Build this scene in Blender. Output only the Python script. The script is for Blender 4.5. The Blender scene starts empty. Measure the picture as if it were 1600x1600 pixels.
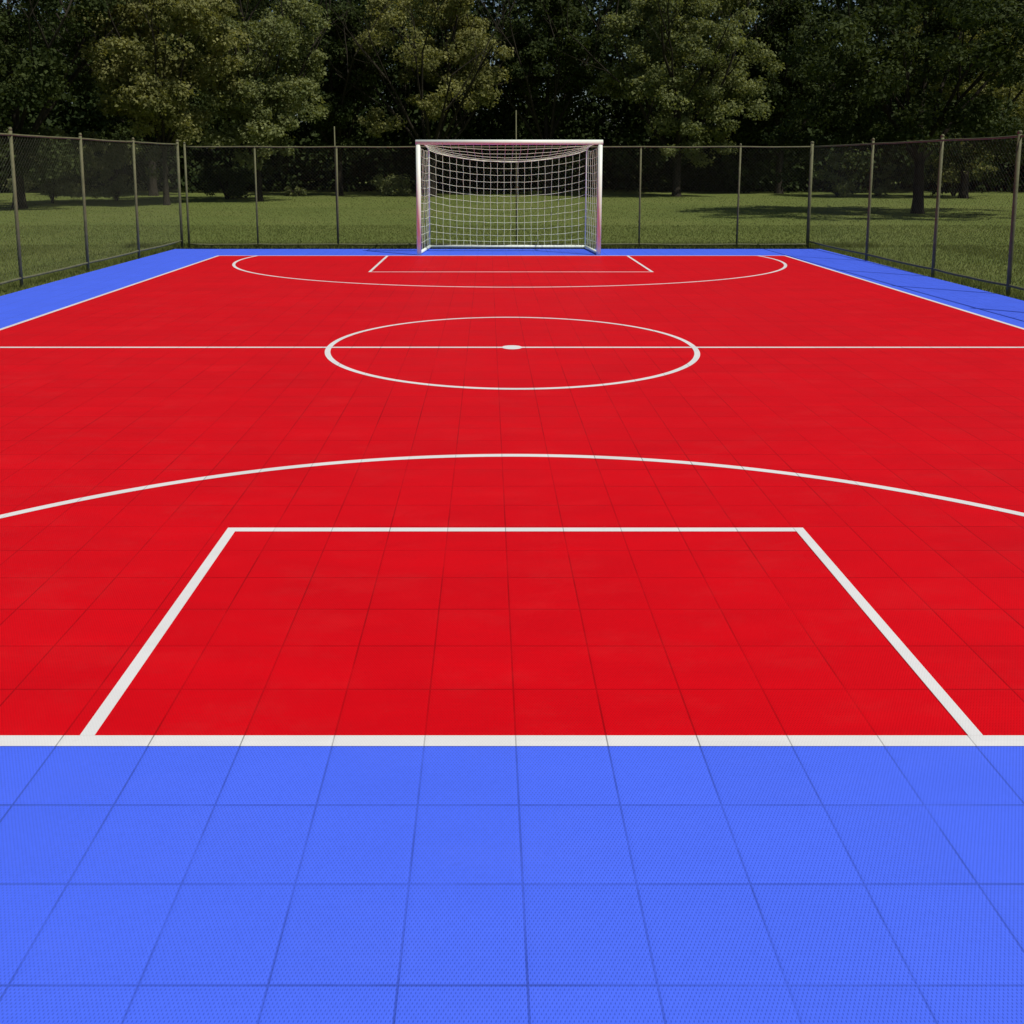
import bpy, math, random
import numpy as np
from mathutils import Vector
R = math.radians
random.seed(7); rng = np.random.default_rng(11)
scene = bpy.context.scene
COL = scene.collection

# ------------------------------------------------------------------ helpers
def link(name, mesh, mat, parent=None):
    o = bpy.data.objects.new(name, mesh); COL.objects.link(o)
    if mat: mesh.materials.append(mat)
    if parent: o.parent = parent
    return o
def tag(o, label, cat, group=None):
    o['label'] = label; o['category'] = cat
    if group: o['group'] = group
    return o
def empty(name, loc, label, cat, group=None):
    o = bpy.data.objects.new(name, None); COL.objects.link(o); o.location = loc
    o.empty_display_size = .3
    return tag(o, label, cat, group)

class MB:
    """collects simple shapes into one mesh"""
    def __init__(s): s.v = []; s.f = []
    def add(s, vs, fs):
        n = len(s.v); s.v += [tuple(v) for v in vs]; s.f += [tuple(i+n for i in f) for f in fs]
    def box(s, x0, x1, y0, y1, z0, z1):
        s.add([(x0,y0,z0),(x1,y0,z0),(x1,y1,z0),(x0,y1,z0),(x0,y0,z1),(x1,y0,z1),(x1,y1,z1),(x0,y1,z1)],
              [(3,2,1,0),(4,5,6,7),(0,1,5,4),(1,2,6,5),(2,3,7,6),(3,0,4,7)])
    def quad(s, x0, x1, y0, y1, z): s.add([(x0,y0,z),(x1,y0,z),(x1,y1,z),(x0,y1,z)], [(0,1,2,3)])
    def tube(s, pts, rad, n=8, caps=True):
        pts = [Vector(p) for p in pts]; m = len(pts)
        rads = rad if isinstance(rad, (list, tuple)) else [rad]*m
        rings = []; up = None
        for i, p in enumerate(pts):
            d = (pts[min(i+1,m-1)] - pts[max(i-1,0)]).normalized()
            if up is None:
                up = Vector((0,0,1)) if abs(d.z) < .9 else Vector((1,0,0))
            a = d.cross(up).normalized(); b = a.cross(d).normalized(); up = b
            rings.append([p + (a*math.cos(2*math.pi*k/n) + b*math.sin(2*math.pi*k/n))*rads[i] for k in range(n)])
        vs = [v for r in rings for v in r]; fs = []
        for i in range(m-1):
            for k in range(n):
                k2 = (k+1) % n
                fs.append((i*n+k, (i+1)*n+k, (i+1)*n+k2, i*n+k2))
        if caps:
            fs.append(tuple(range(n))); fs.append(tuple((m-1)*n+k for k in reversed(range(n))))
        s.add(vs, fs)
    def arc(s, cx, cy, rx, ry, a0, a1, w, z, n=160, ymax=None):
        vs = []; fs = []
        for i in range(n+1):
            a = a0 + (a1-a0)*i/n; c, q = math.cos(a), math.sin(a)
            vs += [(cx+(rx-w/2)*c, cy+(ry-w/2)*q, z), (cx+(rx+w/2)*c, cy+(ry+w/2)*q, z)]
        for i in range(n): fs.append((2*i, 2*i+1, 2*i+3, 2*i+2))
        s.add(vs, fs)
    def mesh(s, name, smooth=False):
        me = bpy.data.meshes.new(name); me.from_pydata(s.v, [], s.f); me.update()
        if smooth: me.polygons.foreach_set('use_smooth', [True]*len(me.polygons))
        return me
    def build(s, name, mat, parent=None, smooth=False): return link(name, s.mesh(name, smooth), mat, parent)

def np_mesh(name, V, k, shade=None, smooth_normals=None):
    """V: (n,k,3) separate polygons of k corners"""
    n = len(V); me = bpy.data.meshes.new(name)
    me.vertices.add(n*k); me.vertices.foreach_set('co', np.ascontiguousarray(V, dtype=np.float32).ravel())
    me.loops.add(n*k); me.loops.foreach_set('vertex_index', np.arange(n*k, dtype=np.int32))
    me.polygons.add(n); me.polygons.foreach_set('loop_start', np.arange(0, n*k, k, dtype=np.int32))
    me.update(calc_edges=True)
    if shade is not None:
        at = me.attributes.new('tint', 'FLOAT', 'FACE'); at.data.foreach_set('value', shade.astype(np.float32))
    return me

# ------------------------------------------------------------------ node materials
def new_mat(name):
    m = bpy.data.materials.new(name); m.use_nodes = True
    nt = m.node_tree; nt.nodes.clear()
    out = nt.nodes.new('ShaderNodeOutputMaterial')
    return m, nt, out
class N:
    def __init__(s, nt): s.nt = nt
    def node(s, t, **kw):
        n = s.nt.nodes.new(t)
        for k, v in kw.items(): setattr(n, k, v)
        return n
    def l(s, a, b): s.nt.links.new(a, b)
    def math(s, op, a, b=None, c=None, clamp=False):
        n = s.node('ShaderNodeMath', operation=op, use_clamp=clamp)
        for i, v in enumerate((a, b, c)):
            if v is None: continue
            if isinstance(v, (int, float)): n.inputs[i].default_value = v
            else: s.l(v, n.inputs[i])
        return n.outputs[0]
    def mix(s, fac, a, b, mode='MIX'):
        n = s.node('ShaderNodeMix', data_type='RGBA', blend_type=mode)
        for sock, v in ((n.inputs[0], fac), (n.inputs[6], a), (n.inputs[7], b)):
            if isinstance(v, (int, float)): sock.default_value = v
            elif isinstance(v, (tuple, list)): sock.default_value = (*v[:3], 1)
            else: s.l(v, sock)
        return n.outputs[2]
    def noise(s, vec, scale, detail=4, rough=.55):
        n = s.node('ShaderNodeTexNoise'); n.inputs['Scale'].default_value = scale
        n.inputs['Detail'].default_value = detail; n.inputs['Roughness'].default_value = rough
        if vec is not None: s.l(vec, n.inputs['Vector'])
        return n.outputs['Fac']
    def ramp(s, fac, stops):
        n = s.node('ShaderNodeValToRGB'); r = n.color_ramp
        while len(r.elements) < len(stops): r.elements.new(.5)
        for e, (p, c) in zip(r.elements, stops):
            e.position = p; e.color = (*c, 1) if len(c) == 3 else c
        s.l(fac, n.inputs[0]); return n.outputs[0]
    def scale(s, vec, v):
        n = s.node('ShaderNodeVectorMath', operation='MULTIPLY'); s.l(vec, n.inputs[0]); n.inputs[1].default_value = v
        return n.outputs[0]

TX0, TX, TY0, TY = .077, .25, 2.08, .2515          # tile grid

def tile_mat(name, base, rough, spec, sheen, seam_dark=.45, dots=1.0, seam_w=.0042, vary=.05, wear=.12, rows=True):
    m, nt, out = new_mat(name); q = N(nt)
    geo = q.node('ShaderNodeNewGeometry'); pos = geo.outputs['Position']
    sep = q.node('ShaderNodeSeparateXYZ'); q.l(pos, sep.inputs[0]); x, y = sep.outputs[0], sep.outputs[1]
    u = q.math('DIVIDE', q.math('SUBTRACT', x, TX0), TX); v = q.math('DIVIDE', q.math('SUBTRACT', y, TY0), TY)
    du = q.math('ABSOLUTE', q.math('SUBTRACT', u, q.math('ROUND', u)))
    dv = q.math('ABSOLUTE', q.math('SUBTRACT', v, q.math('ROUND', v)))
    d = q.math('MINIMUM', du, dv) if rows else du
    seam = q.math('SUBTRACT', 1, q.math('DIVIDE', q.math('SUBTRACT', d, seam_w*.35/TX), seam_w*.5/TX, clamp=True), clamp=True)
    # bevelled shoulder of each tile
    should = q.math('SUBTRACT', 1, q.math('DIVIDE', d, .012/TX, clamp=True), clamp=True)
    # perforated grille: rows of small holes, offset on every second row
    k = 2*math.pi/.0085
    a = q.math('MULTIPLY', q.math('ADD', x, q.math('MULTIPLY', y, .58)), k)
    b = q.math('MULTIPLY', q.math('SUBTRACT', x, q.math('MULTIPLY', y, .58)), k)
    hole = q.math('MULTIPLY', q.math('ADD', q.math('SINE', a), q.math('SINE', b)), .5)
    hole = q.math('SMOOTHSTEP' if False else 'MULTIPLY', q.math('SUBTRACT', hole, .25, clamp=True), 1.6, clamp=True)
    # tile to tile colour variation
    cell = q.node('ShaderNodeCombineXYZ'); q.l(q.math('FLOOR', u), cell.inputs[0]); q.l(q.math('FLOOR', v), cell.inputs[1])
    wn = q.node('ShaderNodeTexWhiteNoise', noise_dimensions='2D'); q.l(cell.outputs[0], wn.inputs['Vector'])
    n1 = q.noise(q.scale(pos, (.5, 1.6, 1)), 1.1, 5, .6)
    n2 = q.noise(q.scale(pos, (2.0, 7.0, 1)), 1.3, 4, .6)
    n3 = q.noise(pos, 70, 3, .6)
    val = q.math('ADD', 1-vary/2, q.math('MULTIPLY', wn.outputs['Value'], vary))
    val = q.math('ADD', val, q.math('MULTIPLY', q.math('SUBTRACT', n1, .5), wear*1.3))
    val = q.math('ADD', val, q.math('MULTIPLY', q.math('SUBTRACT', n2, .5), wear))
    val = q.math('ADD', val, q.math('MULTIPLY', q.math('SUBTRACT', n3, .5), .16*dots))
    val = q.math('SUBTRACT', val, q.math('MULTIPLY', q.math('MULTIPLY', hole, .30*dots), q.math('ADD', .35, n1)))
    val = q.math('MULTIPLY', val, q.math('SUBTRACT', 1, q.math('MULTIPLY', q.math('MULTIPLY', seam, seam_dark*1.9), q.math('MULTIPLY', q.math('SUBTRACT', q.noise(q.scale(pos, (1, 1.6, 1)), .75, 6, .72), .30, clamp=True), 2.4, clamp=True))))
    scuff = q.math('MULTIPLY', q.math('SUBTRACT', q.noise(q.scale(pos, (1.6, 2.6, 1)), 3.2, 3, .6), .70, clamp=True), 3.2, clamp=True)
    val = q.math('MULTIPLY', val, q.math('SUBTRACT', 1, q.math('MULTIPLY', scuff, .5)))
    sc = q.node('ShaderNodeVectorMath', operation='SCALE'); sc.inputs[0].default_value = base; q.l(val, sc.inputs['Scale'])
    # thin dust where people rarely walk
    dust = q.math('MULTIPLY', q.math('SUBTRACT', q.noise(q.scale(pos, (1.3, 2.4, 1)), 1.7, 8, .75), .50, clamp=True), .055, clamp=True)
    colr = q.mix(dust, sc.outputs[0], (.55, .48, .42))
    p = q.node('ShaderNodeBsdfPrincipled'); q.l(colr, p.inputs['Base Color'])
    q.l(q.math('ADD', rough-.08, q.math('MULTIPLY', n2, .16)), p.inputs['Roughness'])
    p.inputs['Specular IOR Level'].default_value = spec
    p.inputs['Sheen Weight'].default_value = sheen; p.inputs['Sheen Roughness'].default_value = .45
    hgt = q.math('SUBTRACT', q.math('MULTIPLY', hole, -.0012*dots), q.math('MULTIPLY', should, .0010))
    hgt = q.math('ADD', hgt, q.math('MULTIPLY', q.noise(pos, 3.5, 2), .004))
    bp = q.node('ShaderNodeBump'); bp.inputs['Strength'].default_value = .55; bp.inputs['Distance'].default_value = 1
    q.l(hgt, bp.inputs['Height']); q.l(bp.outputs[0], p.inputs['Normal'])
    q.l(p.outputs[0], out.inputs[0]); return m

def metal_mat(name, col, rough=.5, var=.25, metallic=0.0, spec=.4, scale=9):
    m, nt, out = new_mat(name); q = N(nt)
    tc = q.node('ShaderNodeTexCoord'); geo = q.node('ShaderNodeNewGeometry')
    n = q.noise(geo.outputs['Position'], scale, 5, .65); n2 = q.noise(geo.outputs['Position'], scale*6, 3, .6)
    f = q.math('ADD', q.math('MULTIPLY', n, .7), q.math('MULTIPLY', n2, .3))
    dark = tuple(c*(1-var) for c in col); light = tuple(min(1, c*(1+var)) for c in col)
    c = q.ramp(f, [(.3, dark), (.7, light)])
    p = q.node('ShaderNodeBsdfPrincipled'); q.l(c, p.inputs['Base Color'])
    p.inputs['Roughness'].default_value = rough; p.inputs['Metallic'].default_value = metallic
    p.inputs['Specular IOR Level'].default_value = spec
    q.l(p.outputs[0], out.inputs[0]); return m

def leaf_mat(name, dark, light, trans=.35):
    m, nt, out = new_mat(name); q = N(nt)
    at = q.node('ShaderNodeAttribute', attribute_name='tint'); geo = q.node('ShaderNodeNewGeometry')
    n = q.noise(geo.outputs['Position'], .55, 3, .6)
    f = q.math('ADD', q.math('MULTIPLY', at.outputs['Fac'], .6), q.math('MULTIPLY', n, .4))
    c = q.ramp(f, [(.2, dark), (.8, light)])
    p = q.node('ShaderNodeBsdfPrincipled'); q.l(c, p.inputs['Base Color']); p.inputs['Roughness'].default_value = .7
    p.inputs['Specular IOR Level'].default_value = .12
    t = q.node('ShaderNodeBsdfTranslucent'); q.l(q.mix(1.0, c, (1.15, 1.1, .55), 'MULTIPLY'), t.inputs['Color'])
    mx = q.node('ShaderNodeMixShader'); mx.inputs[0].default_value = trans
    q.l(p.outputs[0], mx.inputs[1]); q.l(t.outputs[0], mx.inputs[2]); q.l(mx.outputs[0], out.inputs[0]); return m

def bark_mat():
    m, nt, out = new_mat('bark'); q = N(nt)
    geo = q.node('ShaderNodeNewGeometry')
    n = q.noise(q.scale(geo.outputs['Position'], (9, 9, 1.6)), 2.2, 6, .65)
    c = q.ramp(n, [(.3, (.012, .010, .007)), (.7, (.050, .043, .032))])
    p = q.node('ShaderNodeBsdfPrincipled'); q.l(c, p.inputs['Base Color']); p.inputs['Roughness'].default_value = .95
    p.inputs['Specular IOR Level'].default_value = .1
    bp = q.node('ShaderNodeBump'); bp.inputs['Strength'].default_value = .8; bp.inputs['Distance'].default_value = .04
    q.l(n, bp.inputs['Height']); q.l(bp.outputs[0], p.inputs['Normal']); q.l(p.outputs[0], out.inputs[0]); return m

def lawn_mat():
    m, nt, out = new_mat('lawn_turf'); q = N(nt)
    geo = q.node('ShaderNodeNewGeometry'); pos = geo.outputs['Position']
    a = q.noise(pos, .22, 5, .6); b = q.noise(pos, 2.3, 6, .7); c3 = q.noise(pos, 14, 4, .7); d = q.noise(pos, 60, 3, .7)
    f = q.math('ADD', q.math('MULTIPLY', a, .42), q.math('MULTIPLY', b, .28))
    f = q.math('ADD', f, q.math('MULTIPLY', c3, .18)); f = q.math('ADD', f, q.math('MULTIPLY', d, .12))
    c = q.ramp(f, [(.30, (.078, .100, .026)), (.48, (.116, .146, .036)), (.60, (.142, .162, .045)), (.76, (.20, .19, .078))])
    p = q.node('ShaderNodeBsdfPrincipled'); q.l(c, p.inputs['Base Color']); p.inputs['Roughness'].default_value = .95
    p.inputs['Specular IOR Level'].default_value = .08
    bp = q.node('ShaderNodeBump'); bp.inputs['Strength'].default_value = .8; bp.inputs['Distance'].default_value = .03
    q.l(q.math('ADD', q.math('MULTIPLY', c3, .7), q.math('MULTIPLY', d, .4)), bp.inputs['Height']); q.l(bp.outputs[0], p.inputs['Normal'])
    q.l(p.outputs[0], out.inputs[0]); return m

def shaded_ground_mat():
    m, nt, out = new_mat('shaded_ground'); q = N(nt)
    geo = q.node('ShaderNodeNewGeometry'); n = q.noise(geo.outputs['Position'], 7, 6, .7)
    c = q.ramp(n, [(.35, (.006, .007, .004)), (.58, (.016, .019, .008)), (.75, (.06, .05, .03))])  # earth tones darkened, with the shade at the fence foot painted in
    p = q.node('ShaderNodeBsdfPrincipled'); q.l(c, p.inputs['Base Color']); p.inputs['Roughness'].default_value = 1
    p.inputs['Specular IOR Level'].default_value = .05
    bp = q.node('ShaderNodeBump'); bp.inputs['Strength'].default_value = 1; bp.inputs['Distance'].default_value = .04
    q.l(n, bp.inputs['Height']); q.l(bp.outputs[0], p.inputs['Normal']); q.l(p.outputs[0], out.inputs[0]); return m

M_blue = tile_mat('blue_tile', (.070, .147, .88), .55, .16, .03, seam_dark=.34, vary=.04, wear=.06)
M_red = tile_mat('red_tile', (.62, .0012, .006), .50, .06, .02, seam_dark=.34, dots=.75, vary=.05, wear=.20)
M_line = tile_mat('line_paint', (.72, .715, .70), .5, .2, 0, seam_dark=.55, dots=.3, seam_w=.0030, vary=.05, wear=.12, rows=False)
M_goal = metal_mat('white_goal_paint', (.78, .86, .76), .42, .05, 0, .35)
M_net = metal_mat('white_net_cord', (.80, .85, .63), .8, .10, 0, .1)
M_post = metal_mat('galvanised_post', (.125, .128, .066), .6, .3, 0, .15)
M_wire = metal_mat('galvanised_wire', (.080, .085, .056), .55, .2, 0, .3)
M_bark = bark_mat(); M_lawn = lawn_mat(); M_shaded_ground = shaded_ground_mat()
M_leaf_olive = leaf_mat('olive_leaves', (.085, .098, .028), (.305, .305, .118), .42)
M_leaf_grey = leaf_mat('grey_green_leaves', (.076, .098, .032), (.275, .300, .128), .42)
M_leaf_dark = leaf_mat('dark_leaves', (.016, .028, .007), (.066, .086, .025), .3)
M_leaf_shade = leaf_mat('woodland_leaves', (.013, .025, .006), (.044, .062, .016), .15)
M_grass = leaf_mat('grass_blades', (.110, .140, .034), (.190, .208, .064), .35)

# ------------------------------------------------------------------ ground and court
Z_LAWN = -.014
mb = MB(); mb.quad(-400, 400, -200, 700, Z_LAWN); o = mb.build('lawn', M_lawn); o['kind'] = 'structure'
XL, XR, Y0, Y1 = -4.665, 5.15, 2.333, 15.865           # centre lines of the boundary
BX0, BX1, BY0, BY1 = -5.85, 6.22, -.42, 17.15
mb = MB(); mb.box(BX0, BX1, BY0, BY1, -.012, 0.0); o = mb.build('blue_court_surround', M_blue); o['kind'] = 'structure'
mb = MB(); mb.quad(XL, XR, Y0, Y1, .0012); o = mb.build('red_court_floor', M_red); o['kind'] = 'structure'
def marking(name, mb): o = mb.build(name, M_line); o['kind'] = 'structure'; return o
W = .047; w = W/2
mb = MB(); z = .0020
mb.quad(XL-w, XR+w, Y0-w, Y0+w, z); mb.quad(XL-w, XR+w, Y1-w, Y1+w, z)
mb.quad(XL-w, XL+w, Y0+w, Y1-w, z); mb.quad(XR-w, XR+w, Y0+w, Y1-w, z); marking('boundary_line', mb)
mb = MB(); mb.quad(XL+w, XR-w, 7.805-w, 7.805+w, .0022); marking('halfway_line', mb)
mb = MB(); mb.arc(.207, 7.85, 1.576, 1.53, 0, 2*math.pi, W, .0024, 200); marking('centre_circle', mb)
mb = MB(); n = 40
mb.add([(.21+.088*math.cos(2*math.pi*i/n), 7.805+.088*math.sin(2*math.pi*i/n), .0026) for i in range(n)], [tuple(range(n))]); marking('centre_spot', mb)
def box_line(x0, x1, ya, yb, top, name):
    mb = MB(); s = 1 if top > ya else -1; w = .0205
    mb.quad(x0-w, x1+w, top-w, top+w, .0022)
    lo, hi = (ya, top-w) if s > 0 else (top+w, ya)
    mb.quad(x0-w, x0+w, lo, hi, .0022); mb.quad(x1-w, x1+w, lo, hi, .0022); marking(name, mb)
box_line(-1.108, 1.35, Y0+w, 0, 3.804, 'near_goal_area_line')
box_line(-1.735, 2.42, Y1-w, 0, 13.435, 'far_goal_area_line')
mb = MB(); a = math.asin((Y0+w-1.338)/3.49); mb.arc(.13, 1.338, 3.49, 3.49, a, math.pi-a, W, .0024, 200); marking('near_arc_line', mb)
mb = MB(); a = math.asin((Y1-w-15.1)/3.37); mb.arc(.345, 15.1, 4.44, 3.37, -math.pi-a, a, W, .0024, 200); marking('far_arc_line', mb)
mb = MB(); mb.quad(-6.3, 6.5, BY1+.002, 17.62, -.011); o = mb.build('shaded_ground_strip', M_shaded_ground); o['kind'] = 'structure'  # ground along the back fence; its shade is put into the dark colour

# grass blades, one uncountable mass
def grass():
    def region(n, x0, x1, y0, y1, h0, h1, ww):
        P = np.stack([rng.uniform(x0, x1, n), rng.uniform(y0, y1, n)], 1); return P, rng.uniform(h0, h1, n), np.full(n, ww)
    parts = [region(26000, -9, BX0-.02, 8, 18, .02, .055, .010), region(26000, BX1+.03, 9.5, 7, 18, .02, .055, .010),
             region(60000, -13, 13.5, 17.66, 24, .02, .05, .014), region(30000, -13, -8, 9, 18, .02, .05, .013), region(30000, 8.5, 13.5, 9, 18, .02, .05, .013),
             region(30000, -20, 21, 24, 34, .015, .04, .020), region(16000, -28, 30, 34, 47, .02, .045, .030),
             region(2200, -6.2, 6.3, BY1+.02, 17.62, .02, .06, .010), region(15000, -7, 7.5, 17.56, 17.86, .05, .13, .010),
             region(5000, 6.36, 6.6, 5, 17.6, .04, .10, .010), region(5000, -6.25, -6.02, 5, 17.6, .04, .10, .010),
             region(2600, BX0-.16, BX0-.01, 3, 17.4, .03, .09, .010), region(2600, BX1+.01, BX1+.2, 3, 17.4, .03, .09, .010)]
    P = np.concatenate([p[0] for p in parts]); H = np.concatenate([p[1] for p in parts]); Wd = np.concatenate([p[2] for p in parts])
    n = len(P); a = rng.uniform(0, 2*np.pi, n); l = rng.normal(0, .35, (n, 2))*H[:, None]
    V = np.zeros((n, 3, 3)); dx = np.stack([np.cos(a), np.sin(a)], 1)*Wd[:, None]/2
    V[:, 0, :2] = P-dx; V[:, 1, :2] = P+dx; V[:, 2, :2] = P+l; V[:, :2, 2] = Z_LAWN; V[:, 2, 2] = Z_LAWN+H
    cl = .5+.5*np.sin(P[:, 0]*1.7+np.sin(P[:, 1]*1.1)*2)*np.sin(P[:, 1]*1.3+P[:, 0]*.6)
    o = link('grass', np_mesh('grass', V, 3, np.clip(.25*cl+rng.uniform(0, .75, n), 0, 1)), M_grass); o['kind'] = 'stuff'
grass()

# ------------------------------------------------------------------ fences
def lerp(a, b, t): return a+(b-a)*t
def make_fence(label, ax, posts, end0, end1, top=1.93, low=.12, rods=()):
    """ax(s) -> (x, y) along the run; posts: list of (s, radius, height)"""
    o = empty('chain_link_fence', (*ax(end0), 0), label, 'fence', 'fences around the court')
    ox, oy = ax(end0)
    def L(s, z): x, y = ax(s); return (x-ox, y-oy, z)
    for s, r, hgt in posts:
        mb = MB(); x, y, _ = L(s, 0); jx, jy = random.uniform(-.012, .012), random.uniform(-.012, .012)
        mb.tube([(x, y, -.1), (x+jx*.5, y+jy*.5, hgt*.5), (x+jx, y+jy, hgt)], r*.80, 14); p = mb.build('post', M_post, o, True)
        cap = MB(); cap.tube([(x+jx, y+jy, hgt-.012), (x+jx, y+jy, hgt+.012), (x+jx, y+jy, hgt+.026), (x+jx, y+jy, hgt+.033)], [r*.83, r*.86, r*.62, r*.2], 14)
        cap.build('post_cap', M_post, p, True)
    for s, hgt in rods:
        mb = MB(); x, y, _ = L(s, 0); mb.tube([(x-.02, y+.03, 0), (x-.035, y+.03, hgt)], .011, 8); mb.build('thin_rod', M_post, o, True)
    def rail(z, r, name, sag):
        ss = [end0] + [p[0] for p in posts if min(end0, end1) < p[0] < max(end0, end1)] + [end1]
        ss = sorted(set(ss), reverse=end1 < end0); pts = []
        for i in range(len(ss)-1):
            for k in range(6):
                t = k/6; x, y, _ = L(lerp(ss[i], ss[i+1], t), 0); pts.append((x, y, z - sag*4*t*(1-t) + random.uniform(-.003, .003)))
        x, y, _ = L(end1, 0); pts.append((x, y, z)); mb = MB(); mb.tube(pts, r, 10); mb.build(name, M_post, o, True)
    rail(top, .0145, 'top_rail', .006); rail(low, .016, 'bottom_rail', .010)
    # woven wire: two families of diagonal wires clipped to the panel
    mb = MB(); Ltot = abs(end1-end0); sg = 1 if end1 > end0 else -1; hh = top-low; step = .066
    for fam in (1, -1):
        c = -hh
        while c < Ltot+hh:
            if fam == 1: s0, z0, s1, z1 = c, 0, c+hh, hh
            else: s0, z0, s1, z1 = c+hh, 0, c, hh
            def clip(sa, za, sb, zb):
                pts = []
                for (p, zz, q_, zq) in ((sa, za, sb, zb), (sb, zb, sa, za)):
                    if p < 0: t = (0-p)/(q_-p); p, zz = 0, zz+(zq-zz)*t
                    elif p > Ltot: t = (Ltot-p)/(q_-p); p, zz = Ltot, zz+(zq-zz)*t
                    pts.append((p, zz))
                return pts
            if max(s0, s1) > .02 and min(s0, s1) < Ltot-.02:
                (pa, za), (pb, zb) = clip(s0, z0, s1, z1)
                if abs(pb-pa) > .02:
                    A = L(end0+sg*pa, low+za); B = L(end0+sg*pb, low+zb)
                    off = .0025*fam
                    mb.tube([(A[0]+off, A[1]+off, A[2]), (B[0]+off, B[1]+off, B[2])], .0008, 3, False)
            c += step
    mb.build('wire_mesh', M_wire, o)
    return o
axL = lambda y: (lerp(-5.97, -5.83, (y-11.68)/(17.5-11.68)), y)
make_fence('grey chain link fence left of the court, with its posts catching the sun', axL,
           [(17.50, .031, 2.0), (15.44, .026, 1.98), (13.55, .027, 1.99), (11.68, .027, 2.0), (9.8, .030, 2.0), (7.9, .030, 2.0), (6.0, .030, 2.0), (4.1, .036, 2.0)], 17.50, 4.1, 1.94, .125)
axB = lambda x: (x, 17.58)
make_fence('chain link fence running behind the goal at the far end of the court', axB,
           [(-5.72, .025, 1.96), (-4.40, .021, 1.88), (-2.86, .022, 1.88), (-1.30, .021, 1.88), (2.90, .021, 1.88), (4.77, .023, 1.93), (6.13, .040, 1.97)], -5.72, 6.13, 1.90, .055,
           rods=[(-2.86, 2.28), (.57, 2.58)])
axR = lambda y: (lerp(6.33, 6.14, (y-11.08)/(17.5-11.08)), y)
make_fence('dark shaded chain link fence along the right edge of the court', axR,
           [(15.02, .028, 1.96), (12.88, .029, 1.95), (11.08, .031, 1.94), (9.2, .034, 1.94), (7.3, .034, 1.94), (5.4, .034, 1.94), (3.6, .036, 1.94)], 17.50, 3.6, 1.90, .11)

# ------------------------------------------------------------------ goal
def make_goal():
    GX0, GX1, GY, H = -1.195, 1.935, 15.99, 1.945       # centres of posts
    rx0, rx1, RY, RZ = -1.09, 1.835, 17.25, 1.83
    o = empty('football_goal', (.37, GY, 0), 'white metal football goal with a sagging white net on the far goal line', 'goal')
    T = lambda x, y, z: (x-.37, y-GY, z)
    r = .040
    for x in (GX0, GX1):
        mb = MB(); mb.tube([T(x, GY, .004), T(x, GY, H-r-.001)], r, 20); mb.build('goal_post', M_goal, o, True)
    mb = MB(); mb.tube([T(GX0-r-.004, GY, H), T(GX1+r+.004, GY, H)], r*1.08, 20); mb.build('crossbar', M_goal, o, True)
    for x, rx in ((GX0, rx0), (GX1, rx1)):
        mb = MB(); mb.tube([T(lerp(x, rx, .035), GY+.045, .034), T(rx, RY, .034)], .030, 12); mb.build('side_bar', M_goal, o, True)
        mb = MB(); mb.tube([T(x, GY+.045, H-.01), T(lerp(x, rx, .4), lerp(GY, RY, .45), H-.012), T(lerp(x, rx, .8), lerp(GY, RY, .82), H-.045), T(rx, RY-.05, RZ), T(rx, RY-.004, RZ-.09), T(rx, RY, RZ-.2), T(rx, RY, .07)], .0125, 10)
        mb.build('net_support', M_goal, o, True)
    mb = MB(); mb.tube([T(rx0-.02, RY, .036), T(rx1+.02, RY, .036)], .026, 12); mb.build('rear_bar', M_goal, o, True)
    # net
    mb = MB(); cr = .0032
    def jit(p, k=.006): return (p[0]+random.uniform(-k, k), p[1]+random.uniform(-k, k), p[2]+random.uniform(-k, k))
    NU, NW, NR, NS = 23, 13, 7, 7
    def back(u, t):
        s = 4*u*(1-u); s = s**.8
        return T(lerp(rx0, rx1, u), RY+.02+.10*s*math.sin(math.pi*min(1, t*1.0)), lerp(RZ, .06, t) - .21*s*(1-t)**.42)
    def roof(u, t):
        s = (4*u*(1-u))**.8; xr = lerp(GX0, GX1, u); xb = lerp(rx0, rx1, u)
        zf = H-.03; zb = RZ-.21*s
        return T(lerp(xr, xb, t), lerp(GY+.02, RY+.02, t), lerp(zf, zb, t) - .13*s*4*t*(1-t)*.8 + .045*4*t*(1-t)*(1-s))
    def side(fx, rx, t, w_):
        return T(lerp(fx, rx, t) + .02*math.sin(math.pi*t)*math.sin(3*w_), lerp(GY+.03, RY, t), lerp(lerp(H-.05, RZ, t), .06, w_) - .05*4*t*(1-t)*(1-w_))
    def grid(fn, nu, nv, r_=cr):
        G = [[jit(fn(i/nu, j/nv)) for j in range(nv+1)] for i in range(nu+1)]
        for i in range(nu+1): mb.tube(G[i], r_, 4, False)
        for j in range(nv+1): mb.tube([G[i][j] for i in range(nu+1)], r_, 4, False)
    grid(back, NU, NW); grid(roof, NU, NR)
    grid(lambda t, w_: side(GX0, rx0, t, w_), NS, NW); grid(lambda t, w_: side(GX1, rx1, t, w_), NS, NW)
    mb.tube([back(i/NU, 0) for i in range(NU+1)], .007, 5, False)
    mb.build('net', M_net, o)
make_goal()

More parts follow.
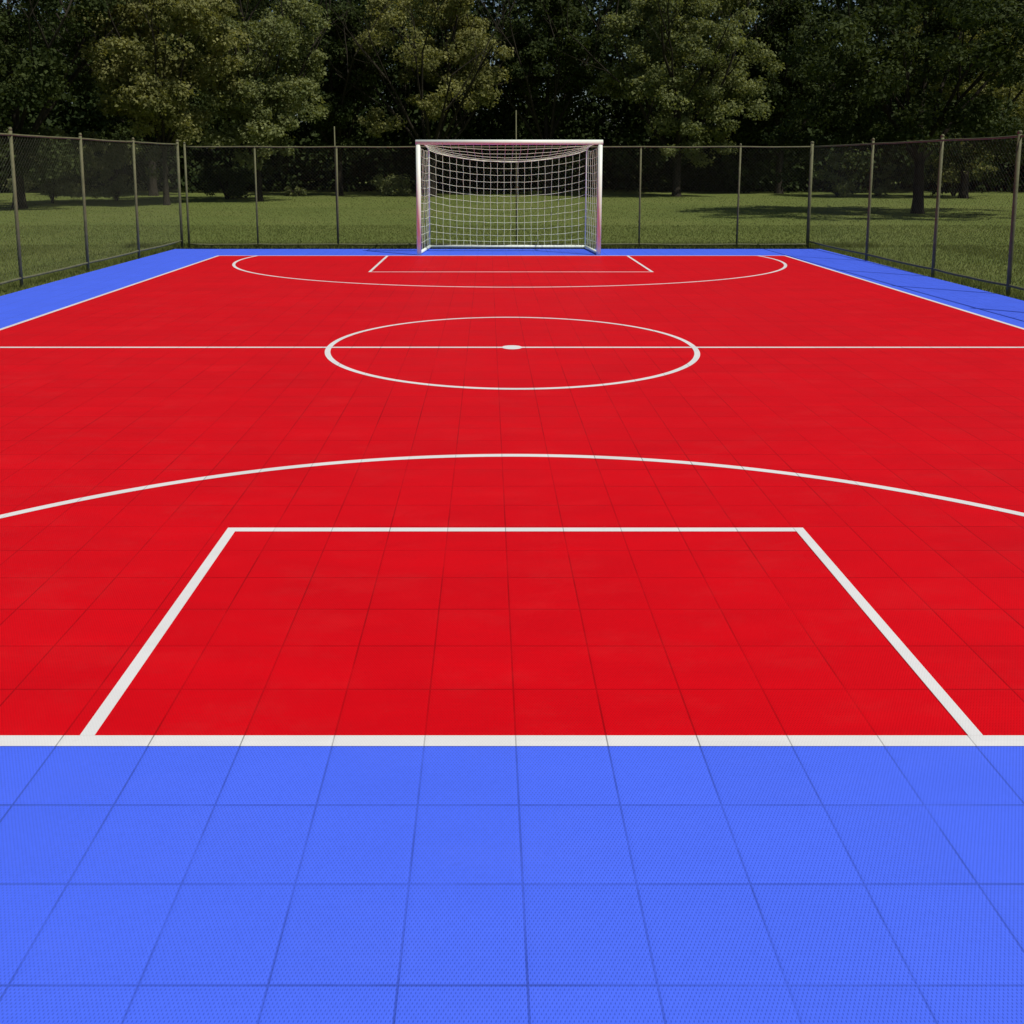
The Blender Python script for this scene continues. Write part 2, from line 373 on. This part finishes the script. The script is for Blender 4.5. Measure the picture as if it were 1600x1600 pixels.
# ------------------------------------------------------------------ trees
def leaf_quads(P, Nrm, size, elong=1.5):
    n = len(P); r = rng.normal(size=(n, 3)); d = Nrm + .9*r; d /= np.linalg.norm(d, axis=1)[:, None]
    a = np.cross(d, rng.normal(size=(n, 3))); a /= np.linalg.norm(a, axis=1)[:, None]; b = np.cross(d, a)
    s = size*rng.uniform(.65, 1.35, n)
    a *= (s*elong/2)[:, None]; b *= (s/2)[:, None]; droop = np.zeros((n, 3)); droop[:, 2] = -s*.18
    return np.stack([P-a+droop, P-b*1.0, P+a+droop, P+b], 1)
def clumps(C, rad, per, size, flat=.65):
    """clusters of leaves about the centres C"""
    k = len(C); n = k*per
    d = rng.normal(size=(n, 3)); d /= np.linalg.norm(d, axis=1)[:, None]
    rr = rng.uniform(0.25, 1, n)**.55
    cen = np.repeat(C, per, 0); R_ = np.repeat(rad, per)
    wob = 1 + .35*np.sin(d[:, 0]*5+cen[:, 1]*3)*np.sin(d[:, 1]*5+cen[:, 0]*3+d[:, 2]*4)
    off = d*(rr*R_*wob)[:, None]; off[:, 2] *= flat
    nn = d*.6; nn[:, 2] += .6
    tint = np.clip(np.repeat(rng.uniform(0, 1, k), per)*.45 + rng.uniform(0, .55, n), 0, 1)
    return leaf_quads(cen+off, nn, size), tint

def limbs(mb, base, height, r0, spread, fork_z, nl, levels=2, lean=(0, 0), up=.55):
    tips = []
    def grow(p, d, length, r, lev):
        pts = [Vector(p)]; dd = Vector(d).normalized(); n = 5
        for i in range(n):
            dd = (dd + Vector((random.gauss(0, .10), random.gauss(0, .10), random.gauss(.05, .06)))).normalized()
            pts.append(pts[-1] + dd*length/n)
        mb.tube(pts, [lerp(r, r*.45, i/n) for i in range(n+1)], 7 if lev < 2 else 5, False)
        tips.append(tuple(pts[-1])); tips.append(tuple(pts[3]))
        if lev < levels:
            for _ in range(3):
                k = random.randint(2, n); ax = Vector((random.gauss(0, 1), random.gauss(0, 1), random.gauss(.2, .5))).normalized()
                grow(pts[k], dd + ax*.75, length*random.uniform(.45, .65), r*.42, lev+1)
    fz = fork_z; trunk = []
    for i in range(7):
        t = i/6; trunk.append((lean[0]*t*fz + random.gauss(0, .02)*t, lean[1]*t*fz, lerp(-.25, fz, t)))
    mb.tube(trunk, [r0*1.75, r0*1.2, r0*1.0, r0*.95, r0*.9, r0*.86, r0*.82], 12, False)
    top = Vector(trunk[-1])
    for i in range(nl):
        a = 2*math.pi*(i+random.uniform(-.3, .3))/nl; sp = spread*random.uniform(.5, 1.15)
        grow(top - Vector((0, 0, random.uniform(0, fz*.25))), (math.cos(a)*sp, math.sin(a)*sp, 1), (height-fz)*random.uniform(.55, .8), r0*random.uniform(.38, .55), 0)
    grow(top, (lean[0], lean[1], 1), (height-fz)*.75, r0*.6, 0)
    return tips

def make_tree(name, label, x, y, height, rad, base, mat, trunk_r=.2, fork=2.0, nclump=110, per=190, leaf=.13, cl=(.55, 1.0), spread=.7, nl=6,
              lean=(0, 0), lobes=None, nlobe=15, group='trees along the far edge of the lawn', fill=.5):
    o = empty(name, (x, y, Z_LAWN), label, 'tree', group)
    mb = MB(); tips = limbs(mb, (0, 0, 0), height, trunk_r, spread, fork, nl, 2, lean)
    mb.build('trunk', M_bark, o, True)
    C = []; cz = (height+base)/2; hz = (height-base)/2
    lob = list(lobes or [])
    tries = 0
    while len(lob) < nlobe and tries < 4000:               # boughs: rounded masses kept apart from each other
        tries += 1
        v = Vector((random.gauss(0, 1), random.gauss(0, 1), random.gauss(0, 1))).normalized()
        q_ = random.uniform(.35, .85); r_ = rad*random.uniform(.26, .46)
        p = (v.x*rad*q_, v.y*rad*q_, cz+v.z*hz*random.uniform(.3, .92))
        if p[2]-r_*.7 < base: continue
        if any((p[0]-a)**2+(p[1]-b)**2+((p[2]-c)*1.1)**2 < (.72*(r_+d_))**2 for a, b, c, d_ in lob): continue
        lob.append((*p, r_))
    for t in tips:
        if t[2] > base and ((t[0]**2+t[1]**2)/(rad*1.05)**2 + ((t[2]-cz)/(hz*1.05))**2) < 1.0: C.append(t)
    random.shuffle(C); C = C[:int(nclump*.16)]
    wts = [l[3]**2 for l in lob]
    while len(C) < nclump:
        lx, ly, lz, lr = random.choices(lob, wts)[0]
        v = Vector((random.gauss(0, 1), random.gauss(0, 1), random.gauss(.25, 1))).normalized()*lr*random.uniform(.62, 1.02)
        C.append((lx+v.x, ly+v.y, max(base*.8, lz+v.z*.8)))
    C = np.array(C); rd = rng.uniform(cl[0], cl[1], len(C))
    V, tint = clumps(C, rd, per, leaf)
    link('crown', np_mesh('crown', V, 4, tint), mat, o)
    return o

G, OL, DK = M_leaf_grey, M_leaf_olive, M_leaf_dark
make_tree('broadleaf_tree', 'large dark tree with a stout trunk standing alone on the lawn beyond the right fence', 14.0, 30.0, 9.5, 4.6, .9, DK, .165, 2.0, 260, 210, .085, (.38, .75), 1.1, 8, (-.03, 0),
    lobes=[(-3.4, -3.6, 4.6, 1.5), (-1.2, -4.6, 5.2, 1.4), (1.4, -4.4, 5.0, 1.5), (3.6, -3.4, 4.4, 1.5), (-3.2, .2, 2.9, 1.3), (-1.0, .8, 2.5, 1.2), (1.3, .9, 2.4, 1.2), (3.3, .2, 2.7, 1.3), (-2.2, 1.6, 4.2, 1.4), (2.4, 1.8, 4.3, 1.5), (-2.2, -1.2, 1.9, 1.0), (1.9, -1.3, 1.9, 1.0), (0, 2.0, 1.8, 1.0), (-3.6, 2.0, 2.0, 1.2), (3.8, 1.8, 2.0, 1.2)], nlobe=20)
make_tree('broadleaf_tree', 'olive tree with a thin trunk seen through the left fence next to the corner', -12.6, 36.2, 10.5, 3.1, 1.6, OL, .11, 2.2, 210, 190, .095, (.36, .7), .7, 6, (.01, 0), nlobe=16)
make_tree('broadleaf_tree', 'bushy grey green tree drooping almost to the grass just right of the left fence corner', -9.9, 40.0, 11, 2.9, 1.0, G, .15, 1.8, 230, 200, .095, (.36, .7), .6, nlobe=17,
    lobes=[(-.6, -1.3, 2.3, 1.1), (.8, -1.2, 2.9, 1.2), (1.9, -.4, 4.4, 1.2), (-.2, -1.7, 4.6, 1.4), (.9, -1.2, 6.4, 1.4)])
make_tree('broadleaf_tree', 'narrow dark tree between the drooping grey green tree and the fan limbed tree', -7.6, 47.5, 11, 2.2, 1.5, DK, .16, 2.0, 150, 170, .11, (.4, .75), nlobe=12)
make_tree('broadleaf_tree', 'tree with bare limbs fanning out above the left goal post', -2.75, 46.0, 11.2, 3.3, 3.6, OL, .19, 1.9, 150, 180, .10, (.36, .7), .8, 10, nlobe=12,
    lobes=[(-2.6, -.6, 3.6, 1.0), (1.9, -1.0, 5.0, 1.1), (2.6, -.4, 6.6, 1.1)])
make_tree('broadleaf_tree', 'dark tree rising straight behind the right half of the crossbar', 3.1, 48.5, 11.5, 2.8, 3.4, DK, .2, 2.4, 150, 180, .11, (.4, .75), nlobe=12)
make_tree('broadleaf_tree', 'broad grey green tree with sunlit right side, right of the goal', 9.4, 46.0, 12.2, 3.7, 1.4, G, .2, 2.0, 270, 200, .10, (.4, .75), .7, 7, nlobe=18,
    lobes=[(2.2, -1.4, 4.6, 1.5), (3.5, -.6, 6.2, 1.3), (-1.1, -1.7, 5.0, 1.6), (.6, -2.0, 7.0, 1.7), (1.6, 0, 9.2, 1.8), (-2.0, 0, 8, 1.6), (0, 0, 11, 1.5), (-.3, -1.7, 2.8, 1.2)])
make_tree('broadleaf_tree', 'shadowy tree in the gap behind the right corner of the fence', 15.9, 50.5, 11.5, 3.0, 2.4, DK, .2, 2.2, 150, 180, .12, (.4, .8), nlobe=12)
make_tree('broadleaf_tree', 'olive sunlit tree at the far right, behind the stout trunked tree', 22.4, 43.5, 11, 3.6, .5, OL, .18, 2.2, 220, 190, .10, (.4, .75), nlobe=16)
make_tree('broadleaf_tree', 'sparse dark tree at the far left, hanging low over the left fence', -17.0, 33.5, 11, 3.8, 1.0, DK, .2, 2.2, 210, 200, .095, (.4, .75), nlobe=16,
    lobes=[(-2, -3, 4, 1.4), (1.6, -3.2, 4.4, 1.4), (0, -3.4, 2.4, 1.1), (-1, -1, 1.7, 1.2), (1.2, -.8, 1.8, 1.2), (.2, 1.2, 1.8, 1.3)])
make_tree('broadleaf_tree', 'dark tree set back between the far left tree and the thin trunked olive tree', -17.0, 47.0, 12, 3.4, 1.6, DK, .2, 2.2, 160, 180, .12, (.4, .8), nlobe=13)

def shrub(label, x, y, hgt, rad, mat, n=26, per=110, leaf=.085):
    o = empty('shrub', (x, y, Z_LAWN), label, 'shrub', 'shrubs under the trees')
    mb = MB()
    for i in range(9):
        a = random.uniform(0, 6.28); q_ = rad*random.uniform(.2, .8)
        mb.tube([(0, 0, -.1), (math.cos(a)*q_*.4, math.sin(a)*q_*.4, hgt*.45), (math.cos(a)*q_, math.sin(a)*q_, hgt*random.uniform(.7, 1))], [.03, .02, .007], 6, False)
    mb.build('stem', M_bark, o, True)
    C = np.array([(random.gauss(0, .45)*rad, random.gauss(0, .45)*rad, random.uniform(.12, .85)*hgt) for _ in range(n)])
    V, t = clumps(C, rng.uniform(.2, .42, n)*min(1, hgt), per, leaf, .8); link('foliage', np_mesh('foliage', V, 4, t), mat, o)
shrub('dark bush with long shoots at the wood edge right of the stout trunk', 23.6, 46.8, 2.6, 2.0, DK, 40)
shrub('leafy pale shrub on the lawn seen just right of the right fence corner', 17.2, 45.5, 2.4, 1.2, G)
shrub('small leafy shrub just left of the stout trunk', 19.6, 46.5, 1.7, .9, G, 18)
shrub('tall bush filling the first full bay of the left fence', -17.9, 38.0, 3.4, 1.9, G, 60, 120)
shrub('rounded bush seen through the left fence, left of the thin trunk', -16.3, 40.5, 2.8, 1.6, G, 44, 120)
shrub('dark low shrub under the drooping grey green tree', -12.0, 42.5, 1.6, 1.4, DK, 26)
shrub('tuft of bright undergrowth at the wood edge left of the goal', -9.6, 46.6, .45, .8, G, 12)
shrub('low pale shrub at the shaded wood edge beside the left goal post', -5.0, 47.0, 1.0, 1.1, G, 18)

# far woods: uncountable mass behind the lawn trees
def woods():
    C = []; rd = []
    for i in range(2500):
        x = random.uniform(-48, 52); y = 51 + random.random()**1.2*20
        top = 13.5 + 1.8*math.sin(x*.35) + 1.2*math.sin(x*.9+1) + (y-51)*.10
        z = random.uniform(.6, top); C.append((x, y, z)); rd.append(random.uniform(1.0, 1.9))
    for i in range(900):
        C.append((random.uniform(-60, 64), 66+random.random()*10, random.uniform(.3, 9))); rd.append(random.uniform(1.3, 2.2))
    for i in range(700):                                   # understorey
        C.append((random.uniform(-48, 52), 54+random.random()*12, random.uniform(.1, 4.0))); rd.append(random.uniform(.8, 1.4))
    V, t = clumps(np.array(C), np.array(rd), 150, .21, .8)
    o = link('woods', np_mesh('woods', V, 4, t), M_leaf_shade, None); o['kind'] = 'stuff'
woods()

# ------------------------------------------------------------------ light
SUN_EL, SUN_AZ = 56, -38                                    # azimuth: degrees from +X (right) towards +Y (away)
d = Vector((math.cos(R(SUN_EL))*math.cos(R(SUN_AZ)), math.cos(R(SUN_EL))*math.sin(R(SUN_AZ)), math.sin(R(SUN_EL))))
sd = bpy.data.lights.new('sun', 'SUN'); sd.energy = 3.75; sd.angle = R(.53); sd.color = (1, .955, .88)
so = bpy.data.objects.new('sun', sd); COL.objects.link(so); so.rotation_euler = d.to_track_quat('Z', 'Y').to_euler(); so.location = (20, 10, 40)
wd = bpy.data.worlds.new('World'); scene.world = wd; wd.use_nodes = True; nt = wd.node_tree
bg = nt.nodes['Background']; sky = nt.nodes.new('ShaderNodeTexSky'); sky.sky_type = 'NISHITA'; sky.sun_disc = False
sky.sun_elevation = R(SUN_EL); sky.sun_rotation = math.atan2(d.x, d.y); sky.air_density = 1; sky.dust_density = 1.2; sky.ozone_density = 1
nt.links.new(sky.outputs[0], bg.inputs[0]); bg.inputs[1].default_value = .06

# ------------------------------------------------------------------ camera
F, PX, PY, YH = 1437., 762., 450., 257.
cam = bpy.data.cameras.new('camera'); co = bpy.data.objects.new('camera', cam); COL.objects.link(co)
cam.sensor_width = 36; cam.lens = F/1600*36; cam.shift_x = (800-PX)/1600; cam.shift_y = -(800-PY)/1600
cam.clip_start = .05; cam.clip_end = 2000
co.location = (0, 0, 1.567); co.rotation_euler = (R(90)-math.atan((PY-YH)/F), 0, 0)
scene.camera = co
vs = scene.view_settings; vs.view_transform = 'Standard'; vs.look = 'None'; vs.exposure = 0; vs.gamma = 1
